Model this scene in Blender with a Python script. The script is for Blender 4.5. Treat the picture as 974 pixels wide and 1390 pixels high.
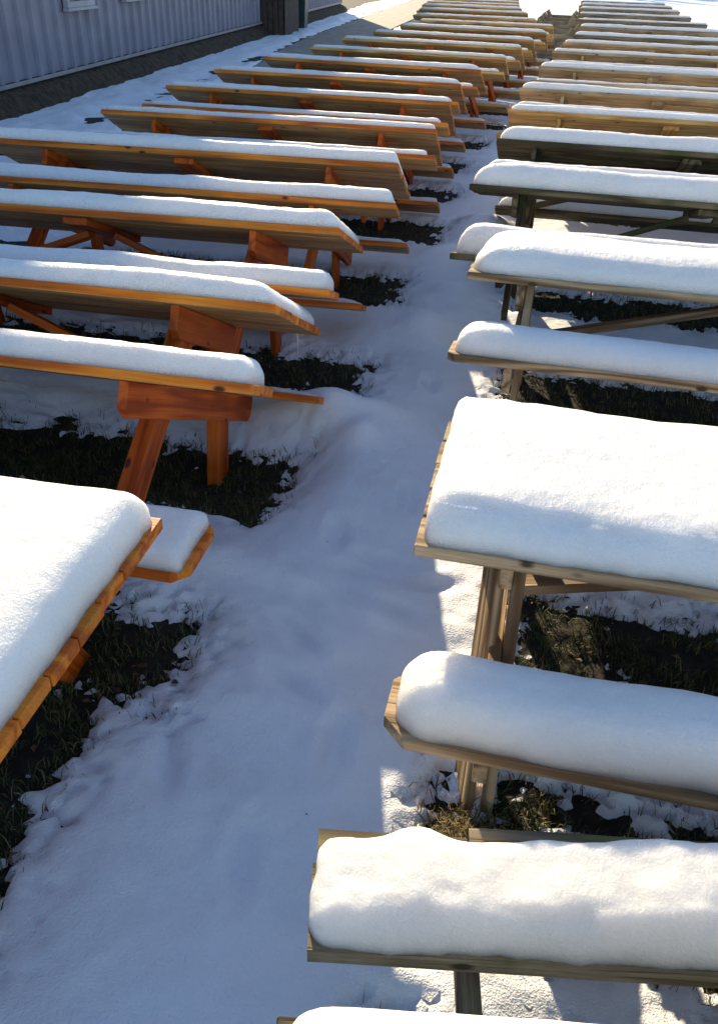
import bpy, bmesh, math, random
from mathutils import Vector, Matrix, noise
R = math.radians
random.seed(7)
scene = bpy.context.scene
C = scene.collection
for o in list(bpy.data.objects):
    bpy.data.objects.remove(o)

# ------------------------------------------------------------------ camera
cam = bpy.data.objects.new('camera', bpy.data.cameras.new('camera'))
C.objects.link(cam)
cx_ = Vector((0.97033273, 0.24043923, 0.02536464))
cd_ = Vector((0.14924391, -0.5131325, -0.84523446))
cf_ = Vector((-0.1902121, 0.82394418, -0.53379335))
m = Matrix((cx_, -cd_, -cf_)).transposed().to_4x4()
m.translation = Vector((0, 0, 2.15))
cam.matrix_world = m
cam.data.sensor_fit = 'HORIZONTAL'
cam.data.sensor_width = 36
cam.data.lens = 1124 / 974 * 36
cam.data.shift_y = -45 / 974
cam.data.clip_start = 0.02
cam.data.clip_end = 2000
scene.camera = cam

# ------------------------------------------------------------------ light
SUN = Vector((-1.12, 2.5, 1.0)).normalized()          # towards the sun
elev = math.asin(SUN.z)
azim = math.atan2(SUN.x, SUN.y)                         # from +Y towards +X
world = bpy.data.worlds.new('World')
scene.world = world
world.use_nodes = True
nt = world.node_tree
bg = nt.nodes['Background']
sky = nt.nodes.new('ShaderNodeTexSky')
sky.sky_type = 'NISHITA'
sky.sun_disc = False
sky.sun_elevation = elev
sky.sun_rotation = azim
sky.air_density = 1.0
sky.dust_density = 0.3
sky.ozone_density = 2.5
nt.links.new(sky.outputs[0], bg.inputs[0])
bg.inputs[1].default_value = 0.12
sl = bpy.data.lights.new('sun', 'SUN')
sl.energy = 4.5
sl.angle = R(0.53)
sl.color = (1.0, 0.82, 0.54)
so = bpy.data.objects.new('sun', sl)
C.objects.link(so)
so.rotation_euler = SUN.to_track_quat('Z', 'Y').to_euler()
vs = scene.view_settings
vs.view_transform = 'Standard'
vs.look = 'None'
vs.exposure = 1.0
vs.gamma = 1.0
vs.use_curve_mapping = False


# ------------------------------------------------------------------ materials
def newmat(name):
    mt = bpy.data.materials.new(name)
    mt.use_nodes = True
    t = mt.node_tree
    return mt, t, t.nodes, t.links, t.nodes['Principled BSDF']


def N(ns, kind, **kw):
    n = ns.new(kind)
    for k, v in kw.items():
        if k in n.inputs.keys() if isinstance(k, str) else False:
            n.inputs[k].default_value = v
        else:
            setattr(n, k, v)
    return n


def ramp(ns, stops, interp='LINEAR'):
    r = ns.new('ShaderNodeValToRGB')
    cr = r.color_ramp
    cr.interpolation = interp
    while len(cr.elements) < len(stops):
        cr.elements.new(0.5)
    for e, (p, c) in zip(cr.elements, stops):
        e.position = p
        e.color = (*c, 1) if len(c) == 3 else c
    return r


def mixrgb(ns, ls, fac, a, b, mode='MIX'):
    mx = ns.new('ShaderNodeMix')
    mx.data_type = 'RGBA'
    mx.blend_type = mode
    for sock, v in ((mx.inputs[0], fac), (mx.inputs[6], a), (mx.inputs[7], b)):
        if isinstance(v, (int, float)):
            sock.default_value = v
        elif isinstance(v, tuple):
            sock.default_value = (*v, 1) if len(v) == 3 else v
        else:
            ls.new(v, sock)
    return mx.outputs[2]


def wood(name, dark, mid, light, knot, rough=0.6, crack=0.0, stain=None, bump=0.25, raw=None, rings=26.0):
    mt, t, ns, ls, bsdf = newmat(name)
    tc = ns.new('ShaderNodeTexCoord')
    geo = ns.new('ShaderNodeNewGeometry')
    oi = ns.new('ShaderNodeObjectInfo')
    add = ns.new('ShaderNodeMath'); add.operation = 'ADD'
    ls.new(geo.outputs['Random Per Island'], add.inputs[0]); ls.new(oi.outputs['Random'], add.inputs[1])
    mul = ns.new('ShaderNodeMath'); mul.operation = 'MULTIPLY'; mul.inputs[1].default_value = 37.0
    ls.new(add.outputs[0], mul.inputs[0])
    cmb = ns.new('ShaderNodeCombineXYZ')
    for i in range(3):
        ls.new(mul.outputs[0], cmb.inputs[i])
    va = ns.new('ShaderNodeVectorMath'); va.operation = 'ADD'
    ls.new(tc.outputs['Object'], va.inputs[0]); ls.new(cmb.outputs[0], va.inputs[1])
    # rings drawn out along the board
    mp = ns.new('ShaderNodeMapping'); mp.inputs['Scale'].default_value = (0.55, 7, 7)
    ls.new(va.outputs[0], mp.inputs[0])
    n0 = ns.new('ShaderNodeTexNoise'); n0.inputs['Scale'].default_value = 1.3; n0.inputs['Detail'].default_value = 1.5
    ls.new(mp.outputs[0], n0.inputs['Vector'])
    rm = ns.new('ShaderNodeMath'); rm.operation = 'MULTIPLY'; rm.inputs[1].default_value = rings
    ls.new(n0.outputs[0], rm.inputs[0])
    sn = ns.new('ShaderNodeMath'); sn.operation = 'SINE'
    ls.new(rm.outputs[0], sn.inputs[0])
    r1 = ramp(ns, [(0.0, dark), (0.45, mid), (1.0, light)])
    mr = ns.new('ShaderNodeMapRange'); mr.inputs[1].default_value = -1.3; mr.inputs[2].default_value = 1.0
    ls.new(sn.outputs[0], mr.inputs[0]); ls.new(mr.outputs[0], r1.inputs[0])
    rc = r1.outputs[0]
    if raw:                                   # the undersides were never stained
        sx = ns.new('ShaderNodeSeparateXYZ'); ls.new(tc.outputs['Normal'], sx.inputs[0])
        rr_ = ramp(ns, [(0.1, (1, 1, 1)), (0.3, (0, 0, 0))])
        mr2 = ns.new('ShaderNodeMapRange'); mr2.inputs[1].default_value = -1.0; mr2.inputs[2].default_value = 1.0
        ls.new(sx.outputs[2], mr2.inputs[0]); ls.new(mr2.outputs[0], rr_.inputs[0])
        rw = ramp(ns, [(0.0, tuple(c * 0.6 for c in raw)), (1.0, raw)])
        ls.new(mr.outputs[0], rw.inputs[0])
        rc = mixrgb(ns, ls, rr_.outputs[0], rc, rw.outputs[0])
    # fibres
    mp2 = ns.new('ShaderNodeMapping'); mp2.inputs['Scale'].default_value = (3.0, 90, 90)
    ls.new(va.outputs[0], mp2.inputs[0])
    n1 = ns.new('ShaderNodeTexNoise'); n1.inputs['Scale'].default_value = 1.6; n1.inputs['Detail'].default_value = 5
    ls.new(mp2.outputs[0], n1.inputs['Vector'])
    r2 = ramp(ns, [(0.3, (0.5, 0.48, 0.45)), (0.62, (1, 1, 1))])
    ls.new(n1.outputs[0], r2.inputs[0])
    col = mixrgb(ns, ls, 0.55, rc, r2.outputs[0], 'MULTIPLY')
    # blotches: dirt and damp
    n2 = ns.new('ShaderNodeTexNoise'); n2.inputs['Scale'].default_value = 2.6; n2.inputs['Detail'].default_value = 4
    ls.new(va.outputs[0], n2.inputs['Vector'])
    r3 = ramp(ns, [(0.38, (0.55, 0.5, 0.46)), (0.62, (1.1, 1.08, 1.05))])
    ls.new(n2.outputs[0], r3.inputs[0])
    col = mixrgb(ns, ls, 0.5, col, r3.outputs[0], 'MULTIPLY')
    # island tone
    r4 = ramp(ns, [(0.0, (0.72, 0.68, 0.66)), (1.0, (1.15, 1.12, 1.1))])
    fr = ns.new('ShaderNodeMath'); fr.operation = 'FRACT'
    ls.new(add.outputs[0], fr.inputs[0]); ls.new(fr.outputs[0], r4.inputs[0])
    col = mixrgb(ns, ls, 0.8, col, r4.outputs[0], 'MULTIPLY')
    if stain:
        n4 = ns.new('ShaderNodeTexNoise'); n4.inputs['Scale'].default_value = 5.0; n4.inputs['Detail'].default_value = 6
        ls.new(va.outputs[0], n4.inputs['Vector'])
        r5 = ramp(ns, [(0.5, (0, 0, 0)), (0.66, (1, 1, 1))])
        ls.new(n4.outputs[0], r5.inputs[0])
        col = mixrgb(ns, ls, r5.outputs[0], col, stain)
    # knots
    mp3 = ns.new('ShaderNodeMapping'); mp3.inputs['Scale'].default_value = (4.2, 8, 8)
    ls.new(va.outputs[0], mp3.inputs[0])
    vo = ns.new('ShaderNodeTexVoronoi'); vo.inputs['Scale'].default_value = 1.0
    ls.new(mp3.outputs[0], vo.inputs['Vector'])
    r6 = ramp(ns, [(0.07, (1, 1, 1)), (0.13, (0, 0, 0))])
    ls.new(vo.outputs['Distance'], r6.inputs[0])
    col = mixrgb(ns, ls, r6.outputs[0], col, knot)
    ls.new(col, bsdf.inputs['Base Color'])
    bsdf.inputs['Roughness'].default_value = rough
    bsdf.inputs['Specular IOR Level'].default_value = 0.3
    # bump from fibres and cracks
    mp4 = ns.new('ShaderNodeMapping'); mp4.inputs['Scale'].default_value = (2.0, 60, 60)
    ls.new(va.outputs[0], mp4.inputs[0])
    n3 = ns.new('ShaderNodeTexNoise'); n3.inputs['Scale'].default_value = 1.0; n3.inputs['Detail'].default_value = 3
    ls.new(mp4.outputs[0], n3.inputs['Vector'])
    r7 = ramp(ns, [(0.36 if crack else 0.3, (0, 0, 0)), (0.5, (1, 1, 1))])
    ls.new(n3.outputs[0], r7.inputs[0])
    bp = ns.new('ShaderNodeBump'); bp.inputs['Strength'].default_value = bump + crack; bp.inputs['Distance'].default_value = 0.004
    ls.new(r7.outputs[0], bp.inputs['Height']); ls.new(bp.outputs[0], bsdf.inputs['Normal'])
    return mt


M = {}
M['orange'] = wood('orange_stained_wood', (0.48, 0.095, 0.006), (0.86, 0.215, 0.010), (0.94, 0.31, 0.02), (0.10, 0.022, 0.006), 0.55, raw=(0.70, 0.42, 0.16))
M['orange_leg'] = wood('red_orange_stained_wood', (0.38, 0.06, 0.005), (0.70, 0.12, 0.007), (0.80, 0.175, 0.014), (0.09, 0.02, 0.006), 0.55)
M['golden'] = wood('golden_stained_wood', (0.52, 0.23, 0.05), (0.82, 0.43, 0.10), (0.90, 0.54, 0.16), (0.12, 0.04, 0.015), 0.6, raw=(0.80, 0.50, 0.18))
M['pine'] = wood('fresh_pine', (0.46, 0.28, 0.12), (0.66, 0.43, 0.2), (0.76, 0.54, 0.28), (0.16, 0.07, 0.03), 0.6)
M['tan'] = wood('weathered_tan_wood', (0.15, 0.085, 0.04), (0.38, 0.26, 0.14), (0.62, 0.46, 0.28), (0.08, 0.045, 0.025), 0.75, crack=0.3, rings=34)
M['moss'] = wood('weathered_mossy_wood', (0.05, 0.035, 0.018), (0.13, 0.095, 0.045), (0.22, 0.17, 0.09), (0.05, 0.035, 0.02), 0.8, crack=0.3, stain=(0.075, 0.08, 0.022))
M['old'] = wood('old_cracked_wood', (0.07, 0.052, 0.03), (0.21, 0.165, 0.10), (0.36, 0.30, 0.20), (0.06, 0.04, 0.02), 0.85, crack=0.7, stain=(0.16, 0.14, 0.05), bump=0.6)
M['silver'] = wood('pale_weathered_wood', (0.22, 0.16, 0.09), (0.36, 0.28, 0.17), (0.46, 0.38, 0.25), (0.10, 0.07, 0.04), 0.8, crack=0.2)


def snowmat(name, col, fine=260.0, med=22.0, s1=0.35, s2=0.25, dirt=False):
    mt, t, ns, ls, bsdf = newmat(name)
    geo = ns.new('ShaderNodeNewGeometry')
    n1 = ns.new('ShaderNodeTexNoise'); n1.inputs['Scale'].default_value = fine; n1.inputs['Detail'].default_value = 2
    n2 = ns.new('ShaderNodeTexNoise'); n2.inputs['Scale'].default_value = med; n2.inputs['Detail'].default_value = 4
    n3 = ns.new('ShaderNodeTexNoise'); n3.inputs['Scale'].default_value = 3.5; n3.inputs['Detail'].default_value = 3
    for n in (n1, n2, n3):
        ls.new(geo.outputs['Position'], n.inputs['Vector'])
    b1 = ns.new('ShaderNodeBump'); b1.inputs['Strength'].default_value = s2; b1.inputs['Distance'].default_value = 0.03
    b2 = ns.new('ShaderNodeBump'); b2.inputs['Strength'].default_value = s1; b2.inputs['Distance'].default_value = 0.006
    ls.new(n2.outputs[0], b1.inputs['Height'])
    ls.new(n1.outputs[0], b2.inputs['Height']); ls.new(b1.outputs[0], b2.inputs['Normal'])
    ls.new(b2.outputs[0], bsdf.inputs['Normal'])
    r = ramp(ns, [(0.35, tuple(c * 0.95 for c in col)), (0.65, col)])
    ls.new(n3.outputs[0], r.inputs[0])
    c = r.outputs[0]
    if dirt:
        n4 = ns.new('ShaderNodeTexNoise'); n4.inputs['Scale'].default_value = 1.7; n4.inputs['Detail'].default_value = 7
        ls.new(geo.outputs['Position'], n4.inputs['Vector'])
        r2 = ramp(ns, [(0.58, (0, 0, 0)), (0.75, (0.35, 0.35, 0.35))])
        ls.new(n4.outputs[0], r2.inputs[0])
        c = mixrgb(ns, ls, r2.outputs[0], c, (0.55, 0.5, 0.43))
    ls.new(c, bsdf.inputs['Base Color'])
    bsdf.inputs['Roughness'].default_value = 0.55
    bsdf.inputs['Specular IOR Level'].default_value = 0.35
    return mt


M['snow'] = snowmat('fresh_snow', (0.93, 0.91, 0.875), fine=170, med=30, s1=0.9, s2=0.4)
b_ = M['snow'].node_tree.nodes['Principled BSDF']
b_.inputs['Subsurface Weight'].default_value = 1.0
b_.inputs['Subsurface Radius'].default_value = (1.0, 0.92, 0.85)
b_.inputs['Subsurface Scale'].default_value = 0.10
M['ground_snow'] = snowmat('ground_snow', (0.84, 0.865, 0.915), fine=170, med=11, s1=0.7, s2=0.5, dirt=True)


def plain(name, c1, c2, scale=8.0, rough=0.8, bump=0.2, dist=0.01, metal=0.0, detail=5):
    mt, t, ns, ls, bsdf = newmat(name)
    tc = ns.new('ShaderNodeTexCoord')
    n = ns.new('ShaderNodeTexNoise'); n.inputs['Scale'].default_value = scale; n.inputs['Detail'].default_value = detail
    ls.new(tc.outputs['Object'], n.inputs['Vector'])
    r = ramp(ns, [(0.3, c1), (0.7, c2)])
    ls.new(n.outputs[0], r.inputs[0]); ls.new(r.outputs[0], bsdf.inputs['Base Color'])
    b = ns.new('ShaderNodeBump'); b.inputs['Strength'].default_value = bump; b.inputs['Distance'].default_value = dist
    ls.new(n.outputs[0], b.inputs['Height']); ls.new(b.outputs[0], bsdf.inputs['Normal'])
    bsdf.inputs['Roughness'].default_value = rough
    bsdf.inputs['Metallic'].default_value = metal
    return mt


M['soil'] = plain('damp_soil', (0.006, 0.006, 0.003), (0.026, 0.021, 0.011), 14, 0.95, 0.9, 0.03)
M['bank'] = plain('bare_earth_bank', (0.012, 0.007, 0.003), (0.085, 0.05, 0.02), 9, 0.95, 0.9, 0.05)
M['concrete'] = plain('concrete', (0.22, 0.19, 0.155), (0.36, 0.31, 0.25), 3, 0.85, 0.3, 0.01)
M['metal_wall'] = plain('painted_sheet_metal', (0.19, 0.175, 0.22), (0.27, 0.25, 0.31), 1.6, 0.5, 0.05, 0.01)
M['trim'] = plain('pale_trim', (0.25, 0.22, 0.22), (0.34, 0.30, 0.29), 4, 0.6, 0.05)
M['white'] = plain('white_painted_frame', (0.30, 0.30, 0.32), (0.42, 0.42, 0.45), 4, 0.5, 0.03)
M['darkwood'] = plain('dark_boards', (0.035, 0.022, 0.016), (0.09, 0.055, 0.038), 6, 0.8, 0.4)
M['bin'] = plain('dark_green_plastic', (0.012, 0.03, 0.028), (0.025, 0.05, 0.045), 3, 0.4, 0.02)
M['steel'] = plain('zinc_bolt', (0.18, 0.17, 0.16), (0.32, 0.30, 0.28), 60, 0.45, 0.05, metal=0.8)
M['roof'] = plain('grey_roof_metal', (0.25, 0.25, 0.27), (0.33, 0.33, 0.35), 2, 0.45, 0.05)
M['bark'] = plain('bark', (0.04, 0.03, 0.02), (0.1, 0.075, 0.05), 10, 0.9, 0.6)
M['needles'] = plain('needles', (0.02, 0.045, 0.02), (0.05, 0.09, 0.04), 3, 0.7, 0.1)
mt, t, ns, ls, bsdf = newmat('window_glass')
bsdf.inputs['Base Color'].default_value = (0.02, 0.02, 0.025, 1); bsdf.inputs['Roughness'].default_value = 0.08
M['glass'] = mt
mt, t, ns, ls, bsdf = newmat('curtain_behind_window')
tc = ns.new('ShaderNodeTexCoord'); vo = ns.new('ShaderNodeTexVoronoi'); vo.inputs['Scale'].default_value = 7
ls.new(tc.outputs['Object'], vo.inputs['Vector'])
r = ramp(ns, [(0.1, (0.45, 0.24, 0.12)), (0.4, (0.16, 0.09, 0.07)), (0.9, (0.05, 0.045, 0.06))])
ls.new(vo.outputs['Distance'], r.inputs[0]); ls.new(r.outputs[0], bsdf.inputs['Base Color'])
bsdf.inputs['Roughness'].default_value = 0.35
M['curtain'] = mt
mt, t, ns, ls, bsdf = newmat('clear_ice')
bsdf.inputs['Base Color'].default_value = (0.9, 0.93, 0.96, 1); bsdf.inputs['Roughness'].default_value = 0.1
bsdf.inputs['Transmission Weight'].default_value = 0.6; bsdf.inputs['IOR'].default_value = 1.31
M['ice'] = mt


def islandmat(name, stops, rough=0.7):
    mt, t, ns, ls, bsdf = newmat(name)
    geo = ns.new('ShaderNodeNewGeometry')
    r = ramp(ns, stops)
    ls.new(geo.outputs['Random Per Island'], r.inputs[0]); ls.new(r.outputs[0], bsdf.inputs['Base Color'])
    bsdf.inputs['Roughness'].default_value = rough
    return mt


M['grass'] = islandmat('winter_grass', [(0, (0.025, 0.045, 0.008)), (0.45, (0.055, 0.08, 0.016)), (0.75, (0.12, 0.10, 0.035)), (1, (0.26, 0.19, 0.08))])
M['leaf'] = islandmat('dry_leaves', [(0, (0.03, 0.014, 0.008)), (0.5, (0.08, 0.035, 0.015)), (1, (0.16, 0.08, 0.035))])


# ------------------------------------------------------------------ helpers
def link(name, bm, mat, parent=None, mw=None, smooth=False):
    me = bpy.data.meshes.new(name)
    bm.normal_update()
    bm.to_mesh(me); bm.free()
    if smooth:
        for p in me.polygons:
            p.use_smooth = True
    me.materials.append(mat)
    o = bpy.data.objects.new(name, me)
    C.objects.link(o)
    if parent:
        o.parent = parent
    if mw is not None:
        o.matrix_local = mw
    return o


def box(bm, x0, x1, y0, y1, z0, z1, bev=0.0, jit=0.0):
    co = [(x, y, z) for x in (x0, x1) for y in (y0, y1) for z in (z0, z1)]
    v = [bm.verts.new(c) for c in co]
    fs = [(0, 1, 3, 2), (4, 6, 7, 5), (0, 4, 5, 1), (2, 3, 7, 6), (0, 2, 6, 4), (1, 5, 7, 3)]
    f = [bm.faces.new([v[i] for i in q]) for q in fs]
    if bev:
        es = list({e for q in f for e in q.edges})
        bmesh.ops.bevel(bm, geom=es, offset=bev, segments=1, affect='EDGES')
    return v


def poly_prism(bm, pts, z0, z1, bev=0.0):
    """pts counter-clockwise in xy, extruded z0..z1"""
    a = [bm.verts.new((x, y, z0)) for x, y in pts]
    b = [bm.verts.new((x, y, z1)) for x, y in pts]
    f = [bm.faces.new(list(reversed(a))), bm.faces.new(b)]
    n = len(pts)
    for i in range(n):
        f.append(bm.faces.new((a[i], a[(i + 1) % n], b[(i + 1) % n], b[i])))
    if bev:
        es = list({e for q in f for e in q.edges})
        bmesh.ops.bevel(bm, geom=es, offset=bev, segments=1, affect='EDGES')


def sstep(a, b, x):
    t_ = min(1, max(0, (x - a) / (b - a)))
    return t_ * t_ * (3 - 2 * t_)


def edges(a, b, r, fine, coarse):
    """grid lines from a to b, dense within r of both ends"""
    out = []
    d = 0.0
    L_ = b - a
    st = fine
    while d < L_ / 2:
        out.append(d)
        k = min(1, d / max(r, 1e-6))
        st = fine + (coarse - fine) * k ** 1.5
        d += st
    left = [a + q for q in out]
    right = [b - q for q in out]
    return sorted(set([round(q, 5) for q in left + right]))


def snow_mesh(x0, x1, y0, y1, h, seed, rl=0.1, rr=0.1, rn=0.1, rf=0.08, fine=0.006, coarse=0.05, rough=1.0, p=2.3, lump=0.012, cr=4.5):
    """snow slab over the board [x0,x1]x[y0,y1] lying on z=0; rl/rr/rn/rf: rounding at left, right, near, far edge"""
    bm = bmesh.new()
    xs = edges(x0, x1, max(rl, rr), fine, coarse)
    ys = edges(y0, y1, max(rn, rf), fine, coarse * 0.5)
    off = Vector((seed * 3.7, seed * 1.3, seed * 7.1))
    grid = []
    for x in xs:
        col = []
        for y in ys:
            dl = x - x0; dr = x1 - x; dn = y - y0; df = y1 - y
            ax = max(1 - dl / rl, 1 - dr / rr, 0)
            ay = max(1 - dn / rn, 1 - df / rf, 0)
            mm = max(ax, ay); X, Y = x, y
            if ax > 0 and ay > 0:               # round the corner in plan
                k = mm / (ax ** cr + ay ** cr) ** (1 / cr)
                X = x0 + (1 - ax * k) * rl if dl < dr else x1 - (1 - ax * k) * rr
                Y = y0 + (1 - ay * k) * rn if dn < df else y1 - (1 - ay * k) * rf
            nz = noise.noise(Vector((X * 2.2, Y * 2.2, 0)) + off)
            n2 = noise.noise(Vector((X * 9, Y * 9, 3)) + off)
            n3 = noise.noise(Vector((X * 30, Y * 30, 9)) + off)
            e = (0.005 + 0.006 * n2 * rough + 0.004 * n3 * rough + 0.007 * nz * rough) * mm ** 3
            e += 0.0035 * rough * math.sin(mm * mm * 20 + nz * 5 + n2 * 2) * sstep(0.45, 0.8, mm) * (1 - mm)
            if ax > 0: X += e * (1 if dl < dr else -1) * ax / mm
            if ay > 0: Y += e * (1 if dn < df else -1) * ay / mm
            if mm >= 0.9999:
                z = -0.008
            else:
                hh = h * (1 + 0.07 * nz * rough) + lump * n2 * 0.3 * rough + lump * 0.6 * nz
                z = hh * (1 - mm ** p) ** (1 / p)
                z += 0.004 * rough * n3 * mm * (1 - mm) * 4 + 0.0020 * rough * n3 + 0.0012 * noise.noise(Vector((X * 75, Y * 75, 1)))
            col.append(bm.verts.new((X, Y, z)))
        grid.append(col)
    for i in range(len(xs) - 1):
        for j in range(len(ys) - 1):
            bm.faces.new((grid[i][j], grid[i + 1][j], grid[i + 1][j + 1], grid[i][j + 1]))
    a, b = len(xs) - 1, len(ys) - 1
    ring = [grid[i][0] for i in range(a)] + [grid[a][j] for j in range(b)] + [grid[i][b] for i in range(a, 0, -1)] + [grid[0][j] for j in range(b, 0, -1)]
    bm.faces.new(list(reversed(ring)))
    return bm


def planks(bm, L, W, n, th, z1, gap=0.005, bev=0.003, seed=0, ragged=0.004, corner=0.0):
    rnd = random.Random(seed)
    w = (W - gap * (n - 1)) / n
    for i in range(n):
        y0 = -W / 2 + i * (w + gap)
        a = -L / 2 + rnd.uniform(-ragged, ragged); b = L / 2 + rnd.uniform(-ragged, ragged)
        dz = rnd.uniform(-0.0012, 0.0012)
        c0 = corner if i == 0 else 0
        c1 = corner if i == n - 1 else 0
        pts = []
        pts += [(a + c0, y0), (b - c0, y0)] if c0 else [(a, y0), (b, y0)]
        if c0: pts.append((b, y0 + c0))
        if c1: pts += [(b, y0 + w - c1), (b - c1, y0 + w), (a + c1, y0 + w), (a, y0 + w - c1)]
        else: pts += [(b, y0 + w), (a, y0 + w)]
        if c0: pts.append((a, y0 + c0))
        poly_prism(bm, pts, z1 - th + dz, z1 + dz, bev)


def place(origin, xdir, ydir):
    x = Vector(xdir).normalized(); y = Vector(ydir); y = (y - x * y.dot(x)).normalized(); z = x.cross(y)
    mm = Matrix((x, y, z)).transposed().to_4x4(); mm.translation = Vector(origin)
    return mm


def board(name, a, b, wdir, w, th, mat, parent, bev=0.003, cham=0.0):
    """a board from a to b, w wide along wdir, th thick; chamfered lower ends if cham"""
    a = Vector(a); b = Vector(b); L_ = (b - a).length
    bm = bmesh.new()
    if cham:
        pts = [(-L_ / 2 + cham, -w / 2), (L_ / 2 - cham, -w / 2), (L_ / 2, -w / 2 + cham * 0.7), (L_ / 2, w / 2), (-L_ / 2, w / 2), (-L_ / 2, -w / 2 + cham * 0.7)]
        poly_prism(bm, pts, -th / 2, th / 2, bev)
    else:
        box(bm, -L_ / 2, L_ / 2, -w / 2, w / 2, -th / 2, th / 2, bev)
    return link(name, bm, mat, parent, place((a + b) / 2, b - a, wdir))


def build_table(label, group, mats, L=3.0, W=0.87, n=6, inset=0.48, bi=0.11, bo=0.39, drop=0.34, foot=0.0, fbs=None, footy=0.56, fleg=None, legw=0.135, legt=0.038,
                seed=0, sh=0.11, bsh=0.09, snow_kw=None, bsnow_kw=None, corner=0.0, near_bench=True, far_bench=True, bcorner=0.012,
                fine=0.006, bshort=-0.10, double_leg=False, bolts=False):
    mtop, mleg = mats
    t = bpy.data.objects.new('picnic_table', None)
    C.objects.link(t)
    t['label'] = label; t['category'] = 'picnic table'; t['group'] = group
    TH = 0.038
    zt = 0.75
    bm = bmesh.new()
    planks(bm, L, W, n, TH, 0, seed=seed, corner=corner)
    top = link('tabletop', bm, mtop, t, Matrix.Translation((0, 0, zt)))
    kw = dict(h=sh, rl=0.10, rr=0.10, rn=0.12, rf=0.08, fine=fine); kw.update(snow_kw or {})
    link('snow_cover', snow_mesh(-L / 2 + 0.012, L / 2 - 0.012, -W / 2 + 0.008, W / 2 - 0.008, seed=seed + 1, **kw), M['snow'], top, Matrix.Identity(4), True)
    for s, on in ((-1, near_bench), (1, far_bench)):
        if not on:
            continue
        bw = bo - bi
        bm = bmesh.new()
        bsh_ = bshort if s < 0 else 0.0
        planks(bm, L - bsh_, bw, 1, TH, 0, seed=seed + 5 + s, corner=bcorner)
        bench = link('bench', bm, mtop, t, Matrix.Translation((0, s * (W / 2 + (bi + bo) / 2), zt - drop)))
        kw = dict(h=bsh, rl=0.09, rr=0.09, rn=0.08, rf=0.07, fine=fine); kw.update(bsnow_kw or {})
        if s > 0 and fbs: kw.update(fbs)
        LL = L - bsh_
        link('snow_cover', snow_mesh(-LL / 2 + 0.02, LL / 2 - 0.02, -bw / 2 + 0.008, bw / 2 - 0.008, seed=seed + 9 + s, **kw), M['snow'], bench, Matrix.Identity(4), True)
    zb = zt - TH
    zbb = zt - drop - TH
    for sx in (-1, 1):
        x = sx * (L / 2 - inset)
        board('crossbeam', (x, -W / 2 + 0.05, zb - 0.072), (x, W / 2 - 0.05, zb - 0.072), (0, 0, 1), 0.14, TH, mleg, t, cham=0.05)
        xb = x - sx * 0.0
        yb = W / 2 + bo - 0.03
        bb = board('bench_beam', (xb, -yb, zbb - 0.072), (xb, yb, zbb - 0.072), (0, 0, 1), 0.14, TH, mleg, t, cham=0.05)
        if bolts:
            for yb_ in (-0.40, -0.33, 0.33, 0.40):
                bm = bmesh.new()
                bmesh.ops.create_cone(bm, cap_ends=True, segments=12, radius1=0.012, radius2=0.008, depth=0.009)
                link('bolt', bm, M['steel'], bb, Matrix.Translation((yb_, 0.03 if abs(yb_) > .35 else -0.03, sx * (TH / 2 + 0.004) * -1)) @ Matrix.Rotation(R(180 if sx > 0 else 0), 4, 'X'))
        for sy in (-1, 1):
            xl = x - sx * (TH + 0.002)
            a = Vector((xl, sy * 0.13, zb - 0.004)); b = Vector((xl, sy * footy, foot))
            if sy > 0 and fleg: a.y, b.y = fleg
            board('leg', a, b, (0, 1, 0), legw, legt, mleg, t)
            if double_leg and sx == -1 and sy == -1:
                q = Vector((-0.075, -0.015, 0))
                o = board('leg_splint', a + q, b + q, (-0.33, 1, 0), 0.12, 0.034, M['tan'], t)
        board('brace', (sx * 0.08, 0, zb - 0.05), (x - sx * 0.06, 0, zbb - 0.04), (0, 1, 0), 0.085, TH, mleg, t)
    board('cleat', (0, -W / 2 + 0.06, zb - 0.0215), (0, W / 2 - 0.06, zb - 0.0215), (1, 0, 0), 0.14, TH, mleg, t)
    t['_W'] = W; t['_L'] = L
    return t


def pose(t, side, x, y, z, tilt, yaw):
    """put the near inner corner of the tabletop (side=+1 its right end, -1 its left end) at x,y,z"""
    W = t['_W']; L = t['_L']
    rot = Matrix.Rotation(R(yaw), 4, 'Z') @ Matrix.Rotation(-R(tilt), 4, 'X')
    loc = Vector((x, y, z)) - rot @ Vector((side * L / 2, -W / 2, 0.75))
    rot.translation = loc
    t.matrix_local = rot


def copy_tree(o, label=None, parent=None):
    c = o.copy(); C.objects.link(c)
    if parent: c.parent = parent; c.matrix_parent_inverse = o.matrix_parent_inverse
    if label: c['label'] = label
    for ch in list(o.children):
        copy_tree(ch, None, c)
    return c


def struct(o):
    o['kind'] = 'structure'
    return o


# ------------------------------------------------------------------ tables' places (used for the ground too)
# near inner corner x, y, z(top), tilt, yaw
LEFT = [(-1.071, 3.032, .958, 28.0, 2.38), (-1.114, 4.207, .95, 22.8, 4.2), (-1.09, 5.621, 1.006, 26.1, 4.01), (-1.123, 7.372, .944, 28.4, 3.11),
        (-1.235, 8.856, .96, 28.2, 1.19), (-1.333, 10.331, .957, 27.3, -0.52), (-1.292, 11.871, .956, 25.0, -2.7), (-1.125, 13.534, .964, 25.5, -2.5),
        (-1.011, 14.94, .996, 25.7, -3.24), (-0.95, 16.9, .97, 27, -4.5), (-0.84, 18.95, .97, 26, -3.5), (-0.80, 21.0, .97, 27, -2.5), (-1.30, 23.1, .97, 26, -3.5),
        (-1.70, 25.9, .97, 27, -2), (-2.05, 28.3, .97, 26, -2), (-2.3, 30.6, .97, 27, -2), (-2.5, 32.9, .97, 27, -2), (-2.7, 35.2, .97, 27, -2)]
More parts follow.
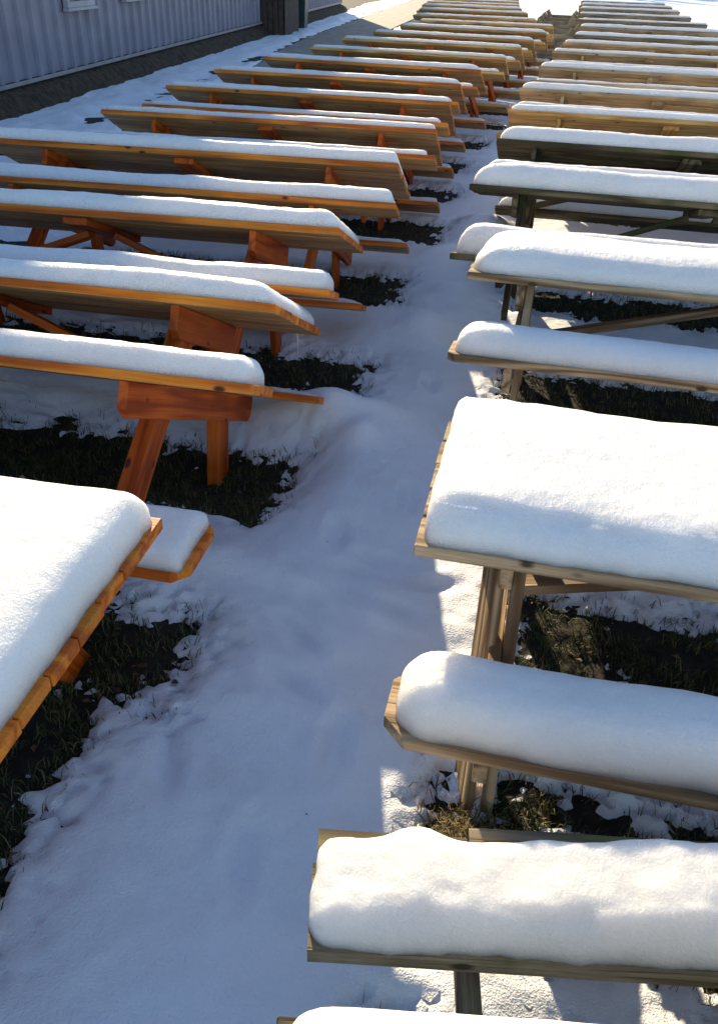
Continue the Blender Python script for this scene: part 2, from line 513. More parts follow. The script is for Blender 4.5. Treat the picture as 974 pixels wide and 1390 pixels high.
RIGHT = [(-0.592, 7.054, .96, 24, 0.5), (-0.642, 8.624, .96, 27, 0.5), (-0.671, 10.286, .96, 28, -1), (-0.604, 12.661, .96, 28, -1.5), (-0.539, 15.114, .96, 28, -2),
         (-0.433, 16.993, .96, 27, -2.5), (-0.307, 18.9, .96, 26, -2), (-0.25, 21.6, .96, 27, -2.5), (-0.261, 24.3, .96, 27, -1), (-0.376, 27.3, .96, 28, -1),
         (-0.42, 30.6, .96, 28, 0), (-0.44, 33.6, .96, 27, 0), (-0.5, 36.4, .96, 27, 0)]

# bare patches: x0, x1, y0, y1 (the ground the tops kept clear)
PATCH = [(-5, -1.28, 0.75, 1.75), (-5, -1.15, 1.75, 2.15), (-4.5, -1.20, 2.98, 3.62), (-5, -1.06, 4.22, 4.72), (-5, -1.15, 5.75, 6.35),
         (-0.10, 3.2, 1.33, 1.62), (0.10, 3.2, 1.62, 1.75), (0.10, 3.2, 2.28, 2.66), (-0.15, 3.2, 4.38, 4.88), (-0.20, 3.2, 6.0, 6.45), (-0.1, 3.0, -0.2, 0.9), (-0.2, 3.2, 7.2, 7.8)]
for (x, y, z, tl, yw) in LEFT[3:]:
    PATCH.append((x - 3.0, x + 0.05, y + 0.05, y + 0.7))
for (x, y, z, tl, yw) in RIGHT[1:]:
    PATCH.append((x + 0.15, x + 3.0, y + 0.1, y + 0.7))
PATH = [((-6.1, 11.0), (-5.0, 11.0)), ((-6.5, 14.0), (-5.3, 14.0)), ((-7.4, 20.46), (-5.9, 20.5)), ((-7.861, 22.8), (-6.0, 22.8)), ((-8.536, 28.2), (-6.6, 28.2)), ((-9.197, 36.85), (-7.134, 36.0)), ((-10.47, 53.0), (-8.0, 53.0)), ((-12.0, 75.0), (-9.4, 75.0))]


def path_sdf(x, y):
    """> 0 outside the path"""
    if y < PATH[0][0][1] - 1 or y > 75:
        return 9
    for (a, b), (c, d) in zip(PATH[:-1], PATH[1:]):
        if a[1] <= y <= c[1] or (a is PATH[0][0] and y < a[1]):
            k = (y - a[1]) / (c[1] - a[1])
            l = a[0] + (c[0] - a[0]) * k; r_ = b[0] + (d[0] - b[0]) * k
            return max(l - x, x - r_, PATH[0][0][1] - y)
    return 9


# the building's wall line
WA = Vector((-8.48, 11.4, 0)); WB = Vector((-11.35, 42.4, 0))
wd = (WB - WA).normalized(); wn = Vector((wd.y, -wd.x, 0))     # wn points to the tables


def wall_dist(x, y):
    return (Vector((x, y, 0)) - WA).dot(wn)


def patch_sdf(x, y):
    d = 9
    for (a, b, c, e) in PATCH:
        if c - 1 < y < e + 1:
            qx = max(a - x, x - b); qy = max(c - y, y - e)
            if qx > 0 and qy > 0:
                q = math.hypot(qx, qy)
            else:
                q = max(qx, qy)
            if q < d: d = q
    return d


def dip(x, y):
    return 0.17 * math.exp(-((y - 3.42) / 0.42) ** 2) * sstep(0.80, 1.25, -x)


MOUNDS = [(-1.05, 3.95, 0.34, 0.15, 0.12), (-0.85, 3.72, 0.14, 0.10, 0.05), (-0.78, 5.25, 0.34, 0.22, 0.10), (-0.72, 6.0, 0.22, 0.18, 0.07), (-0.85, 6.9, 0.3, 0.22, 0.12), (-0.72, 7.9, 0.28, 0.25, 0.13), (-0.75, 8.7, 0.3, 0.2, 0.13),
          (-0.8, 10.2, 0.3, 0.3, 0.12), (-0.55, 2.5, 0.3, 0.05, 0.018), (-0.62, 2.62, 0.25, 0.04, -0.02), (-0.35, 2.38, 0.22, 0.05, 0.02), (0.1, 3.4, 0.35, 0.3, 0.06), (-0.15, 3.9, 0.3, 0.2, 0.04), (-1.2, 2.55, 0.25, 0.1, 0.04)]


PRINTS = [(-0.95, 1.55, 0.5), (-0.60, 1.30, 0.2), (-0.45, 1.75, 0.1), (-0.75, 2.85, 0.3), (-0.5, 3.2, 0.1), (-0.62, 4.5, 0.2), (-0.55, 5.1, 0.3), (-0.25, 3.05, 1.8), (-0.62, 2.50, 1.2), (-0.50, 2.72, 1.4), (-0.36, 2.40, 1.3), (-0.72, 2.20, 0.9), (-0.30, 2.62, 1.9), (-0.66, 1.95, 1.1), (-0.30, 3.6, 0.4), (-0.45, 3.9, 0.3)]


def snow_z(x, y):
    v = Vector((x, y, 0))
    n1 = noise.noise(v * 0.8 + Vector((3, 1, 0)))
    n2 = noise.noise(v * 3.1 + Vector((9, 4, 0)))
    n3 = noise.noise(v * 9.0)
    z = 0.025 * n1 + 0.014 * n2 + 0.005 * n3 + 0.0025 * noise.noise(v * 24) + 0.012 * max(0, noise.noise(v * 5.2 + Vector((4, 4, 1))) - 0.25)
    for (mx_, my_, sx_, sy_, hh) in MOUNDS:
        dx = (x - mx_) / sx_; dy = (y - my_) / sy_
        if abs(dx) < 3 and abs(dy) < 3:
            z += 1.35 * hh * math.exp(-(dx * dx + dy * dy)) * (1 + 0.35 * n2)
    for (fx, fy, fa) in PRINTS:
        dx = x - fx; dy = y - fy
        if abs(dx) < 0.3 and abs(dy) < 0.3:
            u = dx * math.cos(fa) + dy * math.sin(fa); w = -dx * math.sin(fa) + dy * math.cos(fa)
            q = (u / 0.045) ** 2 + (w / 0.11) ** 2
            z += -0.034 * math.exp(-q) + 0.009 * math.exp(-(math.sqrt(q) - 1.6) ** 2 * 3)
    wdst = wall_dist(x, y)
    if 5 < y < 60:
        ps = path_sdf(x, y)
        if 0.5 < wdst < 4.5 and ps > 0:
            z += 0.05 * noise.noise(v * 1.6) + 0.03 * noise.noise(v * 5) + 0.018 * noise.noise(v * 11)
        # trampled groove parallel to the wall
        z -= 0.05 * math.exp(-((wdst - 1.5) / 0.25) ** 2)
        k = sstep(0.0, 0.16, ps + 0.05 * n2 + 0.03 * n3)
        z = z * k + (-0.10) * (1 - k)
        if wdst < 1.2:
            kk = sstep(0.06, 0.28, wdst + 0.16 * noise.noise(v * 2.2) + 0.08 * n3)
            z = z * kk - 0.12 * (1 - kk)
    z -= dip(x, y)
    d = patch_sdf(x, y)
    if d < 1:
        n5 = noise.noise(v * 5.5 + Vector((1, 7, 2)))
        n6 = noise.noise(v * 16 + Vector((5, 2, 0)))
        n7 = noise.noise(v * 40 + Vector((5, 2, 0)))
        k = sstep(-0.13, 0.22, d + 0.11 * n5 + 0.08 * n6 + 0.08 * n7) ** 0.8
        z = z * k + (-0.10 - dip(x, y)) * (1 - k) + (1 - k) * 0.025 * (n6 + n7)
    return z


def soil_z(x, y):
    v = Vector((x, y, 5))
    return -0.055 - dip(x, y) + 0.014 * noise.noise(v * 3) + 0.012 * noise.noise(v * 14) + 0.007 * noise.noise(v * 37)


def lines(segs):
    out = []
    for a, b, st in segs:
        n = max(1, round((b - a) / st))
        out += [a + (b - a) * i / n for i in range(n)]
    out.append(segs[-1][1])
    return out


def sheet(name, xs, ys, fn, mat):
    vs_ = [(x, y, fn(x, y)) for y in ys for x in xs]
    nx = len(xs)
    fs = [(j * nx + i, j * nx + i + 1, (j + 1) * nx + i + 1, (j + 1) * nx + i) for j in range(len(ys) - 1) for i in range(nx - 1)]
    me = bpy.data.meshes.new(name); me.from_pydata(vs_, [], fs); me.update()
    for p in me.polygons: p.use_smooth = True
    me.materials.append(mat)
    o = bpy.data.objects.new(name, me); C.objects.link(o)
    return struct(o)


xs = lines([(-400, -60, 60), (-60, -16, 6), (-16, -12, 0.8), (-12, -4.5, 0.07), (-4.5, -2.4, 0.06), (-2.4, 1.6, 0.022), (1.6, 3.2, 0.06), (3.2, 10, 0.5), (10, 60, 6), (60, 400, 60)])
ys = lines([(-60, -2, 6), (-2, 0.6, 0.2), (0.6, 5.2, 0.022), (5.2, 9, 0.04), (9, 20, 0.07), (20, 60, 0.25), (60, 120, 3), (120, 1500, 120)])
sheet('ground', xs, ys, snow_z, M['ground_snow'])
xs = lines([(-60, -12, 8), (-12, -5, 0.4), (-5, -2.4, 0.06), (-2.4, 1.8, 0.022), (1.8, 3.4, 0.06), (3.4, 30, 5)])
ys = lines([(-20, 0, 4), (0, 5, 0.022), (5, 8, 0.06), (8, 50, 0.6), (50, 90, 8)])
sheet('soil', xs, ys, soil_z, M['soil'])
# path: a cast slab with joints
bm = bmesh.new()
for (a, b), (c, d) in zip(PATH[:-1], PATH[1:]):
    nseg = max(1, round((c[1] - a[1]) / 1.6))
    for i in range(nseg):
        k0 = i / nseg; k1 = (i + 1) / nseg - 0.012 / (c[1] - a[1])
        P = [(a[0] + (c[0] - a[0]) * k0, a[1] + (c[1] - a[1]) * k0), (b[0] + (d[0] - b[0]) * k0, b[1] + (d[1] - b[1]) * k0),
             (b[0] + (d[0] - b[0]) * k1, b[1] + (d[1] - b[1]) * k1), (a[0] + (c[0] - a[0]) * k1, a[1] + (c[1] - a[1]) * k1)]
        poly_prism(bm, P, -0.14, -0.02, 0.006)
struct(link('path', bm, M['concrete']))


# ------------------------------------------------------------------ building
def wm(s, d=0.0, z=0.0):
    """matrix with x along the wall, y out of the wall"""
    mm = Matrix((wd, -wn, Vector((0, 0, 1)))).transposed().to_4x4()
    p = WA + wd * s + wn * d
    mm.translation = Vector((p.x, p.y, z))
    return mm


bld = bpy.data.objects.new('metal_clad_building', None); C.objects.link(bld)
bld['label'] = 'long building clad in pale ribbed sheet metal beyond the snow bank at the left'
bld['category'] = 'building'
bld.matrix_local = wm(0)
S0, S1 = -16.0, 31.3
H_ = 6.7
# windows s, z0, w, h
WIN = []


def ribbed(bm, s0, s1, z0, z1, pitch=0.42):
    prof = []
    s = s0
    while s < s1 - pitch * 0.5:
        prof += [(s, 0.0), (s + pitch * 0.62, 0.0), (s + pitch * 0.70, -0.05), (s + pitch * 0.90, -0.05), (s + pitch * 0.98, 0.0)]
        s += pitch
    prof.append((s1, 0.0))
    a = [bm.verts.new((p[0], p[1], z0)) for p in prof]
    b = [bm.verts.new((p[0], p[1], z1)) for p in prof]
    for i in range(len(prof) - 1):
        bm.faces.new((a[i], a[i + 1], b[i + 1], b[i]))


bm = bmesh.new()
ribbed(bm, S0, S1, 0.36, H_)
# body behind the sheets
box(bm, S0, S1, 0.05, 12.0, 0.36, H_ - 0.02)
link('wall', bm, M['metal_wall'], bld, Matrix.Identity(4))
bm = bmesh.new()
box(bm, S0, S1, -0.012, 0.05, -0.1, 0.30)
link('foundation', bm, M['bank'], bld, Matrix.Identity(4))
bm = bmesh.new()
box(bm, S0, S1, -0.08, -0.052, 0.30, 0.36, 0.004)
link('base_trim', bm, M['trim'], bld, Matrix.Identity(4))
bm = bmesh.new()
poly_prism(bm, [(S0 - .3, -0.4), (S1 + .3, -0.4), (S1 + .3, 12.4), (S0 - .3, 12.4)], H_, H_ + 0.15, 0.01)
link('roof', bm, M['roof'], bld, Matrix.Identity(4))


def window(s, z0, w, h):
    bm = bmesh.new()
    f = 0.09
    y0, y1 = -0.12, -0.03
    box(bm, s, s + w, y0, y1, z0, z0 + f, 0.004)
    box(bm, s, s + w, y0, y1, z0 + h - f, z0 + h, 0.004)
    box(bm, s, s + f, y0, y1, z0 + f + .001, z0 + h - f - .001, 0.004)
    box(bm, s + w - f, s + w, y0, y1, z0 + f + .001, z0 + h - f - .001, 0.004)
    box(bm, s + w / 2 - 0.025, s + w / 2 + 0.025, y0 + 0.01, y1, z0 + f + .001, z0 + h - f - .001, 0.004)
    win = link('window', bm, M['white'], bld, Matrix.Identity(4))
    bm = bmesh.new(); box(bm, s - 0.05, s + w + 0.05, -0.15, -0.04, z0 - 0.05, z0 - 0.002, 0.004)
    link('sill', bm, M['white'], win, Matrix.Identity(4))
    bm = bmesh.new(); box(bm, s + f * .8, s + w - f * .8, -0.06, -0.05, z0 + f * .8, z0 + h - f * .8)
    link('pane', bm, M['curtain'], win, Matrix.Identity(4))


WINDOWS = [(3.1, 1.28, 1.1, 1.2), (5.65, 1.33, 1.0, 1.2)]
for w_ in WINDOWS: window(*w_)

# bare earth bank along the foot of the wall
bm = bmesh.new()
pv = []
s = S0
while s <= S1 + 0.01:
    row = []
    for (d, z) in ((0.02, 0.27), (-0.1, 0.25), (-0.22, 0.17), (-0.32, 0.06), (-0.42, -0.03), (-0.55, -0.09)):
        nn = noise.noise(Vector((s * 2.5, d * 6, 0)))
        row.append(bm.verts.new((s, d + 0.05 * nn - (0.015 if d > 0 else 0), z + 0.03 * noise.noise(Vector((s * 5, d * 9, 2))))))
    pv.append(row); s += 0.12
for i in range(len(pv) - 1):
    for j in range(5):
        bm.faces.new((pv[i][j], pv[i][j + 1], pv[i + 1][j + 1], pv[i + 1][j]))
o = link('earth_bank', bm, M['bank'], None, wm(0), True); struct(o)

# stoop with railing against the wall
def thing(name, label, cat, mat_, group=None):
    e = bpy.data.objects.new(name, None); C.objects.link(e)
    e['label'] = label; e['category'] = cat
    if group: e['group'] = group
    e.matrix_local = mat_
    return e


st = thing('entrance_stoop', 'dark boarded stoop with pale railing against the ribbed metal wall', 'stoop', wm(16.4))
bm = bmesh.new()
for i in range(12):
    box(bm, 0.02 + i * 0.165, 0.02 + i * 0.165 + 0.155, -0.80, -0.77, -0.1, 0.95, 0.003)
for i in range(4):
    box(bm, 2.0, 2.03, -0.75 + i * 0.17, -0.60 + i * 0.17, -0.1, 0.95, 0.003)
    box(bm, -0.02, 0.01, -0.75 + i * 0.17, -0.60 + i * 0.17, -0.1, 0.95, 0.003)
link('skirt', bm, M['darkwood'], st, Matrix.Identity(4))
bm = bmesh.new()
box(bm, -0.05, 2.06, -0.84, -0.05, 0.955, 1.0, 0.005)
link('deck', bm, M['darkwood'], st, Matrix.Identity(4))
bm = bmesh.new()
box(bm, 0, 2.0, -0.80, -0.76, 1.85, 1.92, 0.004); box(bm, 0, 2.0, -0.79, -0.77, 1.08, 1.13, 0.004)
for i in range(15):
    box(bm, 0.02 + i * 0.138, 0.05 + i * 0.138, -0.792, -0.765, 1.0, 1.86)
link('railing', bm, M['trim'], st, Matrix.Identity(4))
sp = thing('porch_post', 'pale square post standing right beyond the dark stoop', 'post', wm(18.8))
bm = bmesh.new(); box(bm, 0.05, 0.33, -0.56, -0.28, -0.1, 3.2, 0.01); link('shaft', bm, M['trim'], sp, Matrix.Identity(4))
bm = bmesh.new(); box(bm, -0.05, 0.47, -0.67, -0.15, 3.2, 3.3, 0.01); link('cap', bm, M['trim'], sp, Matrix.Identity(4))
wb = thing('wheeled_bin', 'dark green wheeled bin beside the pale post at the wall', 'bin', wm(19.5))
bm = bmesh.new()
v = box(bm, 0, 0.62, -0.80, -0.2, 0.02, 1.0)
for q in v:
    if q.co.z < 0.5: q.co.x = 0.31 + (q.co.x - 0.31) * 0.8; q.co.y = -0.5 + (q.co.y + 0.5) * 0.8
link('body', bm, M['bin'], wb, Matrix.Identity(4))
bm = bmesh.new(); box(bm, -0.03, 0.65, -0.84, -0.17, 1.003, 1.07, 0.02); link('lid', bm, M['bin'], wb, Matrix.Identity(4))
for sx in (0.05, 0.52):
    bm = bmesh.new(); bmesh.ops.create_cone(bm, cap_ends=True, segments=16, radius1=0.1, radius2=0.1, depth=0.05, matrix=Matrix.Translation((sx, -0.2, 0.08)) @ Matrix.Rotation(R(90), 4, 'Y'))
    link('wheel', bm, M['soil'], wb, Matrix.Identity(4))
dp = thing('downpipe', 'pale downpipe on the metal wall past the green bin', 'downpipe', wm(20.7))
bm = bmesh.new(); box(bm, 0, 0.16, -0.16, -0.04, 0.15, H_ - 0.1, 0.01)
link('pipe', bm, M['trim'], dp, Matrix.Identity(4))
bm = bmesh.new(); box(bm, 0.01, 0.15, -0.42, -0.155, 0.12, 0.22, 0.01)
link('outlet', bm, M['trim'], dp, Matrix.Identity(4))

# ------------------------------------------------------------------ tables
GL = 'orange picnic tables in the left row'
GR = 'picnic tables in the right row'
OR = (M['orange'], M['orange_leg'])

t = build_table('orange stained picnic table standing level at the left edge under a broad snow slab', GL, OR, W=0.90, n=7, seed=1, bolts=True, inset=0.42,
                bi=0.10, bo=0.42, drop=0.30, bshort=0, sh=0.125, bsh=0.06, foot=-0.09, snow_kw=dict(rr=0.13, rf=0.10, rn=0.12, p=2.4, cr=7), bsnow_kw=dict(rr=0.05, rn=0.05, rf=0.05), bcorner=0.05)
pose(t, 1, -0.961, 0.895, 0.75, 0, 2.2)
# the far bench keeps a bare rim around its snow
t = build_table('first tilted orange picnic table behind the level one, its splayed legs fully in view', GL, OR, seed=2, bolts=True, bshort=-0.13, foot=-0.22, footy=0.62, fleg=(0.26, 0.56), legt=0.075, legw=0.13, inset=0.44, fbs=dict(h=0.022, rl=.05, rr=0.4, rn=.04, rf=.04), sh=0.10, bsh=0.105,
                snow_kw=dict(rr=0.16, rn=0.10, rf=0.10), bsnow_kw=dict(rn=0.09, rr=0.10))
pose(t, 1, *LEFT[0])
bm = bmesh.new(); bmesh.ops.create_icosphere(bm, subdivisions=3, radius=1)
for v in bm.verts:
    k = 1 + 0.25 * noise.noise(v.co * 2)
    v.co = Vector((v.co.x * 0.05 * k, v.co.y * 0.05 * k, v.co.z * 0.035 * k))
link('snow_lump', bm, M['snow'], t, Matrix.Translation((1.02, -0.38, 0.45)), True)
bm = bmesh.new(); bmesh.ops.create_cone(bm, cap_ends=True, segments=8, radius1=0.001, radius2=0.006, depth=0.17)
rotm = Matrix.Rotation(R(LEFT[0][3]), 4, 'X')
link('icicle', bm, M['ice'], t, Matrix.Translation((1.40, 0.41, 0.66)) @ rotm, True)
t = build_table('second tilted orange picnic table, second behind the level orange one', GL, OR, seed=3, bolts=True, foot=-0.05, fbs=dict(h=0.03, rl=.05, rr=0.2, rn=.04, rf=.04), sh=0.10, bsh=0.10,
                snow_kw=dict(rr=0.14, rn=0.10, rf=0.10), bsnow_kw=dict(rn=0.09, rr=0.07))
pose(t, 1, *LEFT[1])
t5 = build_table('third tilted orange picnic table back along the left row', GL, OR, seed=4, foot=-0.05, fbs=dict(h=0.04, rr=0.1), sh=0.095, bsh=0.095,
                 snow_kw=dict(rr=0.06, rn=0.09, rf=0.08), bsnow_kw=dict(rn=0.08, rr=0.07), fine=0.01)
pose(t5, 1, *LEFT[2])

# three snow shapes that the far copies share
def far_snow(L, W, h, n):
    out = []
    for i in range(n):
        bm = snow_mesh(-L / 2 + 0.012, L / 2 - 0.012, -W / 2 + 0.008, W / 2 - 0.008, h * (0.85 + 0.1 * i), seed=40 + i * 3 + int(W * 100), rl=0.09 + 0.03 * i, rr=0.05 + 0.05 * i, rn=0.08, rf=0.08, fine=0.015, coarse=0.08, lump=0.012, rough=1.0)
        me = bpy.data.meshes.new('snow_cover'); bm.to_mesh(me); bm.free()
        for p in me.polygons: p.use_smooth = True
        me.materials.append(M['snow'])
        out.append(me)
    return out


SN_T = far_snow(3.0, 0.87, 0.072, 4); SN_B = far_snow(3.0, 0.28, 0.065, 3)
SN_T2 = far_snow(3.0, 0.80, 0.085, 4)


def reskin(t, k, tops):
    for ch in t.children:
        for g in ch.children:
            if g.name.startswith('snow_cover'):
                g.data = (tops if ch.name.startswith('tabletop') else SN_B)[k % (4 if ch.name.startswith('tabletop') else 3)]


ordl = ['fourth', 'fifth', 'sixth', 'seventh', 'eighth', 'ninth', 'tenth', 'eleventh', 'twelfth', 'thirteenth', 'fourteenth', 'fifteenth', 'sixteenth', 'seventeenth', 'eighteenth']
protoG = None
for i, pz in enumerate(LEFT[3:]):
    far = i >= 4
    lab = ('%s tilted %s picnic table back along the left row, snow along its raised edge' % (ordl[i], 'golden brown' if far else 'orange'))
    if i == 4:
        t = build_table(lab, GL, (M['golden'], M['orange_leg']), seed=9, foot=0.12, fine=0.015); protoG = t; pr = t
    elif i > 4:
        t = copy_tree(protoG, lab)
    else:
        t = copy_tree(t5, lab)
    reskin(t, i, SN_T)
    pose(t, 1, *pz)

# right row ---------------------------------------------------------------
t = build_table('old cracked picnic table nearest in the right row, broken plank bare behind its bench snow', GR, (M['old'], M['old']), W=0.77, n=5, seed=21, bolts=True, foot=-0.09,
                inset=0.35, bi=0.26, bo=0.53, drop=0.30, bshort=0, far_bench=False, sh=0.14, snow_kw=dict(rl=0.12))
pose(t, -1, -0.098, -0.152, 0.75, 0, 11)
tm = t
# its far bench, two boards, the rear one broken and lifted
bench_w = 0.275
bm = bmesh.new()
rnd = random.Random(4)


def rough_board(bm, x0, x1, y0, y1, z0, z1, seed):
    n = 40
    rows = []
    for i in range(n + 1):
        x = x0 + (x1 - x0) * i / n
        a = 0.003 * noise.noise(Vector((x * 5, seed, 0))); b = 0.003 * noise.noise(Vector((x * 5, seed, 5))); c = 0.003 * noise.noise(Vector((x * 9, seed, 8)))
        ex = 0.004 * math.sin(seed * 7) if i in (0, n) else 0
        rows.append([bm.verts.new((x + ex, y0 + a, z0)), bm.verts.new((x, y1 + b, z0)), bm.verts.new((x, y1 + b, z1 + c)), bm.verts.new((x + ex, y0 + a, z1 + c))])
    for i in range(n):
        for j in range(4):
            bm.faces.new((rows[i][j], rows[i][(j + 1) % 4], rows[i + 1][(j + 1) % 4], rows[i + 1][j]))
    bm.faces.new(rows[0]); bm.faces.new(list(reversed(rows[n])))


y0b = 0.77 / 2 + 0.26
rough_board(bm, -1.485, 1.5, y0b, y0b + 0.058, 0.41, 0.45, 1)
rough_board(bm, -1.478, 1.5, y0b + 0.064, y0b + 0.125, 0.41, 0.45, 5)
rough_board(bm, -1.49, 1.5, y0b + 0.131, y0b + 0.192, 0.41, 0.45, 2)
rough_board(bm, -1.484, -1.145, y0b + 0.198, y0b + 0.277, 0.41, 0.45, 3)
bench = link('bench', bm, M['old'], tm, Matrix.Identity(4))
bm = bmesh.new()
rough_board(bm, -1.14, 1.5, y0b + 0.202, y0b + 0.295, 0.422, 0.463, 4)
bk = link('broken_plank', bm, M['old'], bench, Matrix.Translation((0, 0, 0)))
bk['label'] = 'raised broken rear plank of the bench'


def r0_snow():
    # snow stands back from the rear edge, with two humps near its left end
    bm = snow_mesh(-1.485, 1.48, 0.006, 0.256, 0.105, 5, rl=0.10, rr=0.1, rn=0.11, rf=0.06, fine=0.005, coarse=0.02, rough=1.6, p=2.4, lump=0.02, cr=4)
    for v in bm.verts:
        x = v.co.x
        far = 0.232 + 0.024 * math.exp(-((x + 1.26) / 0.055) ** 2) + 0.016 * sstep(-1.10, -0.95, x) + 0.014 * noise.noise(Vector((x * 6, 2, 0))) + 0.012 * sstep(-0.9, -0.7, x)
        v.co.y *= far / 0.256
        if v.co.z > 0: v.co.z *= 1 + 0.12 * math.exp(-((x + 1.26) / 0.07) ** 2)
    return bm


link('snow_cover', r0_snow(), M['snow'], bench, Matrix.Translation((0, y0b, 0.45)), True)

t = build_table('weathered tan picnic table standing level, wide snow slab and a corner-cut bench in front', GR, (M['tan'], M['tan']), W=0.77, n=5, seed=22, bolts=True, foot=-0.09, inset=0.27,
                bi=0.16, bo=0.43, drop=0.30, bshort=0, sh=0.125, bsh=0.135, snow_kw=dict(rl=0.07, rn=0.20, rf=0.05, p=2.5, cr=6, rough=1.5), bsnow_kw=dict(rl=0.15, rn=0.11, rf=0.09, p=2.3, cr=2.6, rough=1.6), bcorner=0.065, double_leg=True)
pose(t, -1, -0.269, 1.864, 0.75, 0, 1.2)
t = build_table('weathered tan picnic table tipped slightly back, just behind the level tan one', GR, (M['tan'], M['tan']), W=0.77, n=5, seed=23, bolts=True, far_bench=False, foot=-0.05, inset=0.27,
                bi=0.16, bo=0.45, drop=0.30, sh=0.14, bsh=0.12, snow_kw=dict(rl=0.22, rn=0.22, rf=0.12), bsnow_kw=dict(rl=0.16, rn=0.12, rf=0.1), bcorner=0.035, bshort=-0.02)
pose(t, -1, -0.41, 3.98, 0.86, 9, 0.5)
t = build_table('mossy picnic table with braces showing beneath, just behind the two tan ones', GR, (M['moss'], M['moss']), W=0.80, n=5, seed=24, foot=-0.05, inset=0.30,
                bi=0.35, bo=0.62, drop=0.42, bshort=0, sh=0.15, bsh=0.18, snow_kw=dict(rl=0.20, rn=0.14, rf=0.12), bsnow_kw=dict(rl=0.16, rn=0.12, rf=0.1))
pose(t, -1, -0.61, 5.55, 0.93, 15, 0.3)
t = build_table('darker mossy picnic table tipped back, second behind the two tan ones', GR, (M['moss'], M['moss']), W=0.80, n=5, seed=25, foot=0.1, inset=0.30,
                sh=0.13, bsh=0.11, snow_kw=dict(rl=0.20, rn=0.12, rf=0.12), bsnow_kw=dict(rl=0.16))
pose(t, -1, *RIGHT[0])
ends = ['tilted brown picnic table with a dark grain, first behind the mossy ones', 'tilted fresh pine picnic table, nearest of the pale yellow ones in the right row',
        'tilted fresh pine picnic table, second of the pale yellow ones in the right row', 'tilted fresh pine picnic table, third of the pale yellow ones in the right row',
        'tilted fresh pine picnic table, last of the pale yellow ones in the right row']
pp = build_table(ends[1], GR, (M['pine'], M['pine']), W=0.80, n=5, seed=31, foot=0.1, fine=0.015)
pg = build_table(ends[0], GR, (M['golden'], M['golden']), W=0.80, n=5, seed=32, foot=0.1, fine=0.015)
pw = build_table('first of the greyed tilted picnic tables at the far end of the right row', GR, (M['silver'], M['silver']), W=0.80, n=5, seed=33, foot=0.1, fine=0.015)
used = {id(pp): False}
done = set()
for i, pz in enumerate(RIGHT[1:]):
    if i == 0: t, lab = pg, ends[0]
    elif i == 1: t, lab = pp, ends[1]
    elif i <= 4: t = copy_tree(pp, ends[i])
    elif i == 5: t = pw
    else: t = copy_tree(pw, '%s of the greyed tilted picnic tables counted back in the right row' % (['second', 'third', 'fourth', 'fifth', 'sixth', 'seventh', 'eighth'][i - 6]))
    reskin(t, i + 1, SN_T2)
    pose(t, -1, *pz)

# greyed tables turned over between the two rows, legs up
ec = ['nearest', 'middle', 'farthest']
for i, (x, y, yw) in enumerate([(-0.88, 25.2, 86), (-1.02, 28.9, 92), (-1.05, 32.6, 89)]):
    t = copy_tree(pw, '%s of the greyed picnic tables turned over in the far aisle, legs in the air' % ec[i])
    t['group'] = 'picnic tables turned over in the far aisle'
    for ch in t.children:
        for g in list(ch.children):
            bpy.data.objects.remove(g)
    rot = Matrix.Rotation(R(yw), 4, 'Z') @ Matrix.Rotation(R(180), 4, 'X') @ Matrix.Diagonal((0.9, 0.9, 1, 1))
    rot.translation = Vector((x, y, 0.84))
    t.matrix_local = rot

# ------------------------------------------------------------------ grass and leaves
def blades(name, spots, mat, hmin, hmax, seed, label, lean=0.8):
    rnd = random.Random(seed)
    vs_, fs = [], []
    for (x, y) in spots:
        z = max(soil_z(x, y), snow_z(x, y)) - 0.005
        h = rnd.uniform(hmin, hmax); a = rnd.uniform(0, 6.283); w = rnd.uniform(0.0012, 0.0026)
        l = rnd.uniform(0.2, 1.0) * lean * h; b = rnd.uniform(0, 6.283)
        dx, dy = math.cos(a) * w, math.sin(a) * w
        k = len(vs_)
        lx, ly = math.cos(b) * l, math.sin(b) * l
        vs_ += [(x - dx, y - dy, z), (x + dx, y + dy, z), (x + dx * .7 + lx * .4, y + dy * .7 + ly * .4, z + h * .6), (x - dx * .7 + lx * .4, y - dy * .7 + ly * .4, z + h * .6), (x + lx, y + ly, z + h * (0.95 - 0.3 * lean))]
        fs += [(k, k + 1, k + 2, k + 3), (k + 3, k + 2, k + 4)]
    me = bpy.data.meshes.new(name); me.from_pydata(vs_, [], fs); me.materials.append(mat)
    o = bpy.data.objects.new(name, me); C.objects.link(o)
    o['kind'] = 'stuff'; o['label'] = label; o['category'] = name.replace('_', ' ')
    return o


rnd = random.Random(11)
spots = []
cells = [(p, 1.0) for p in PATCH[:12]] + [(p, 0.35) for p in PATCH[12:18]]
for (a, b, c, d), dens in cells:
    a = max(a, -3.6); b = min(b, 2.2)
    n = int((b - a + 0.2) * (d - c + 0.2) * 7000 * dens * (1 if c < 3.5 else 0.5))
    for _ in range(n):
        x = rnd.uniform(a - 0.12, b + 0.12); y = rnd.uniform(c - 0.12, d + 0.12)
        if snow_z(x, y) < soil_z(x, y) + 0.012 or rnd.random() < 0.07:
            if noise.noise(Vector((x * 9, y * 9, 0))) > -0.15:
                spots.append((x, y))
blades('grass', spots, M['grass'], 0.02, 0.08, 3, 'short winter grass showing in the bare patches under the tables')
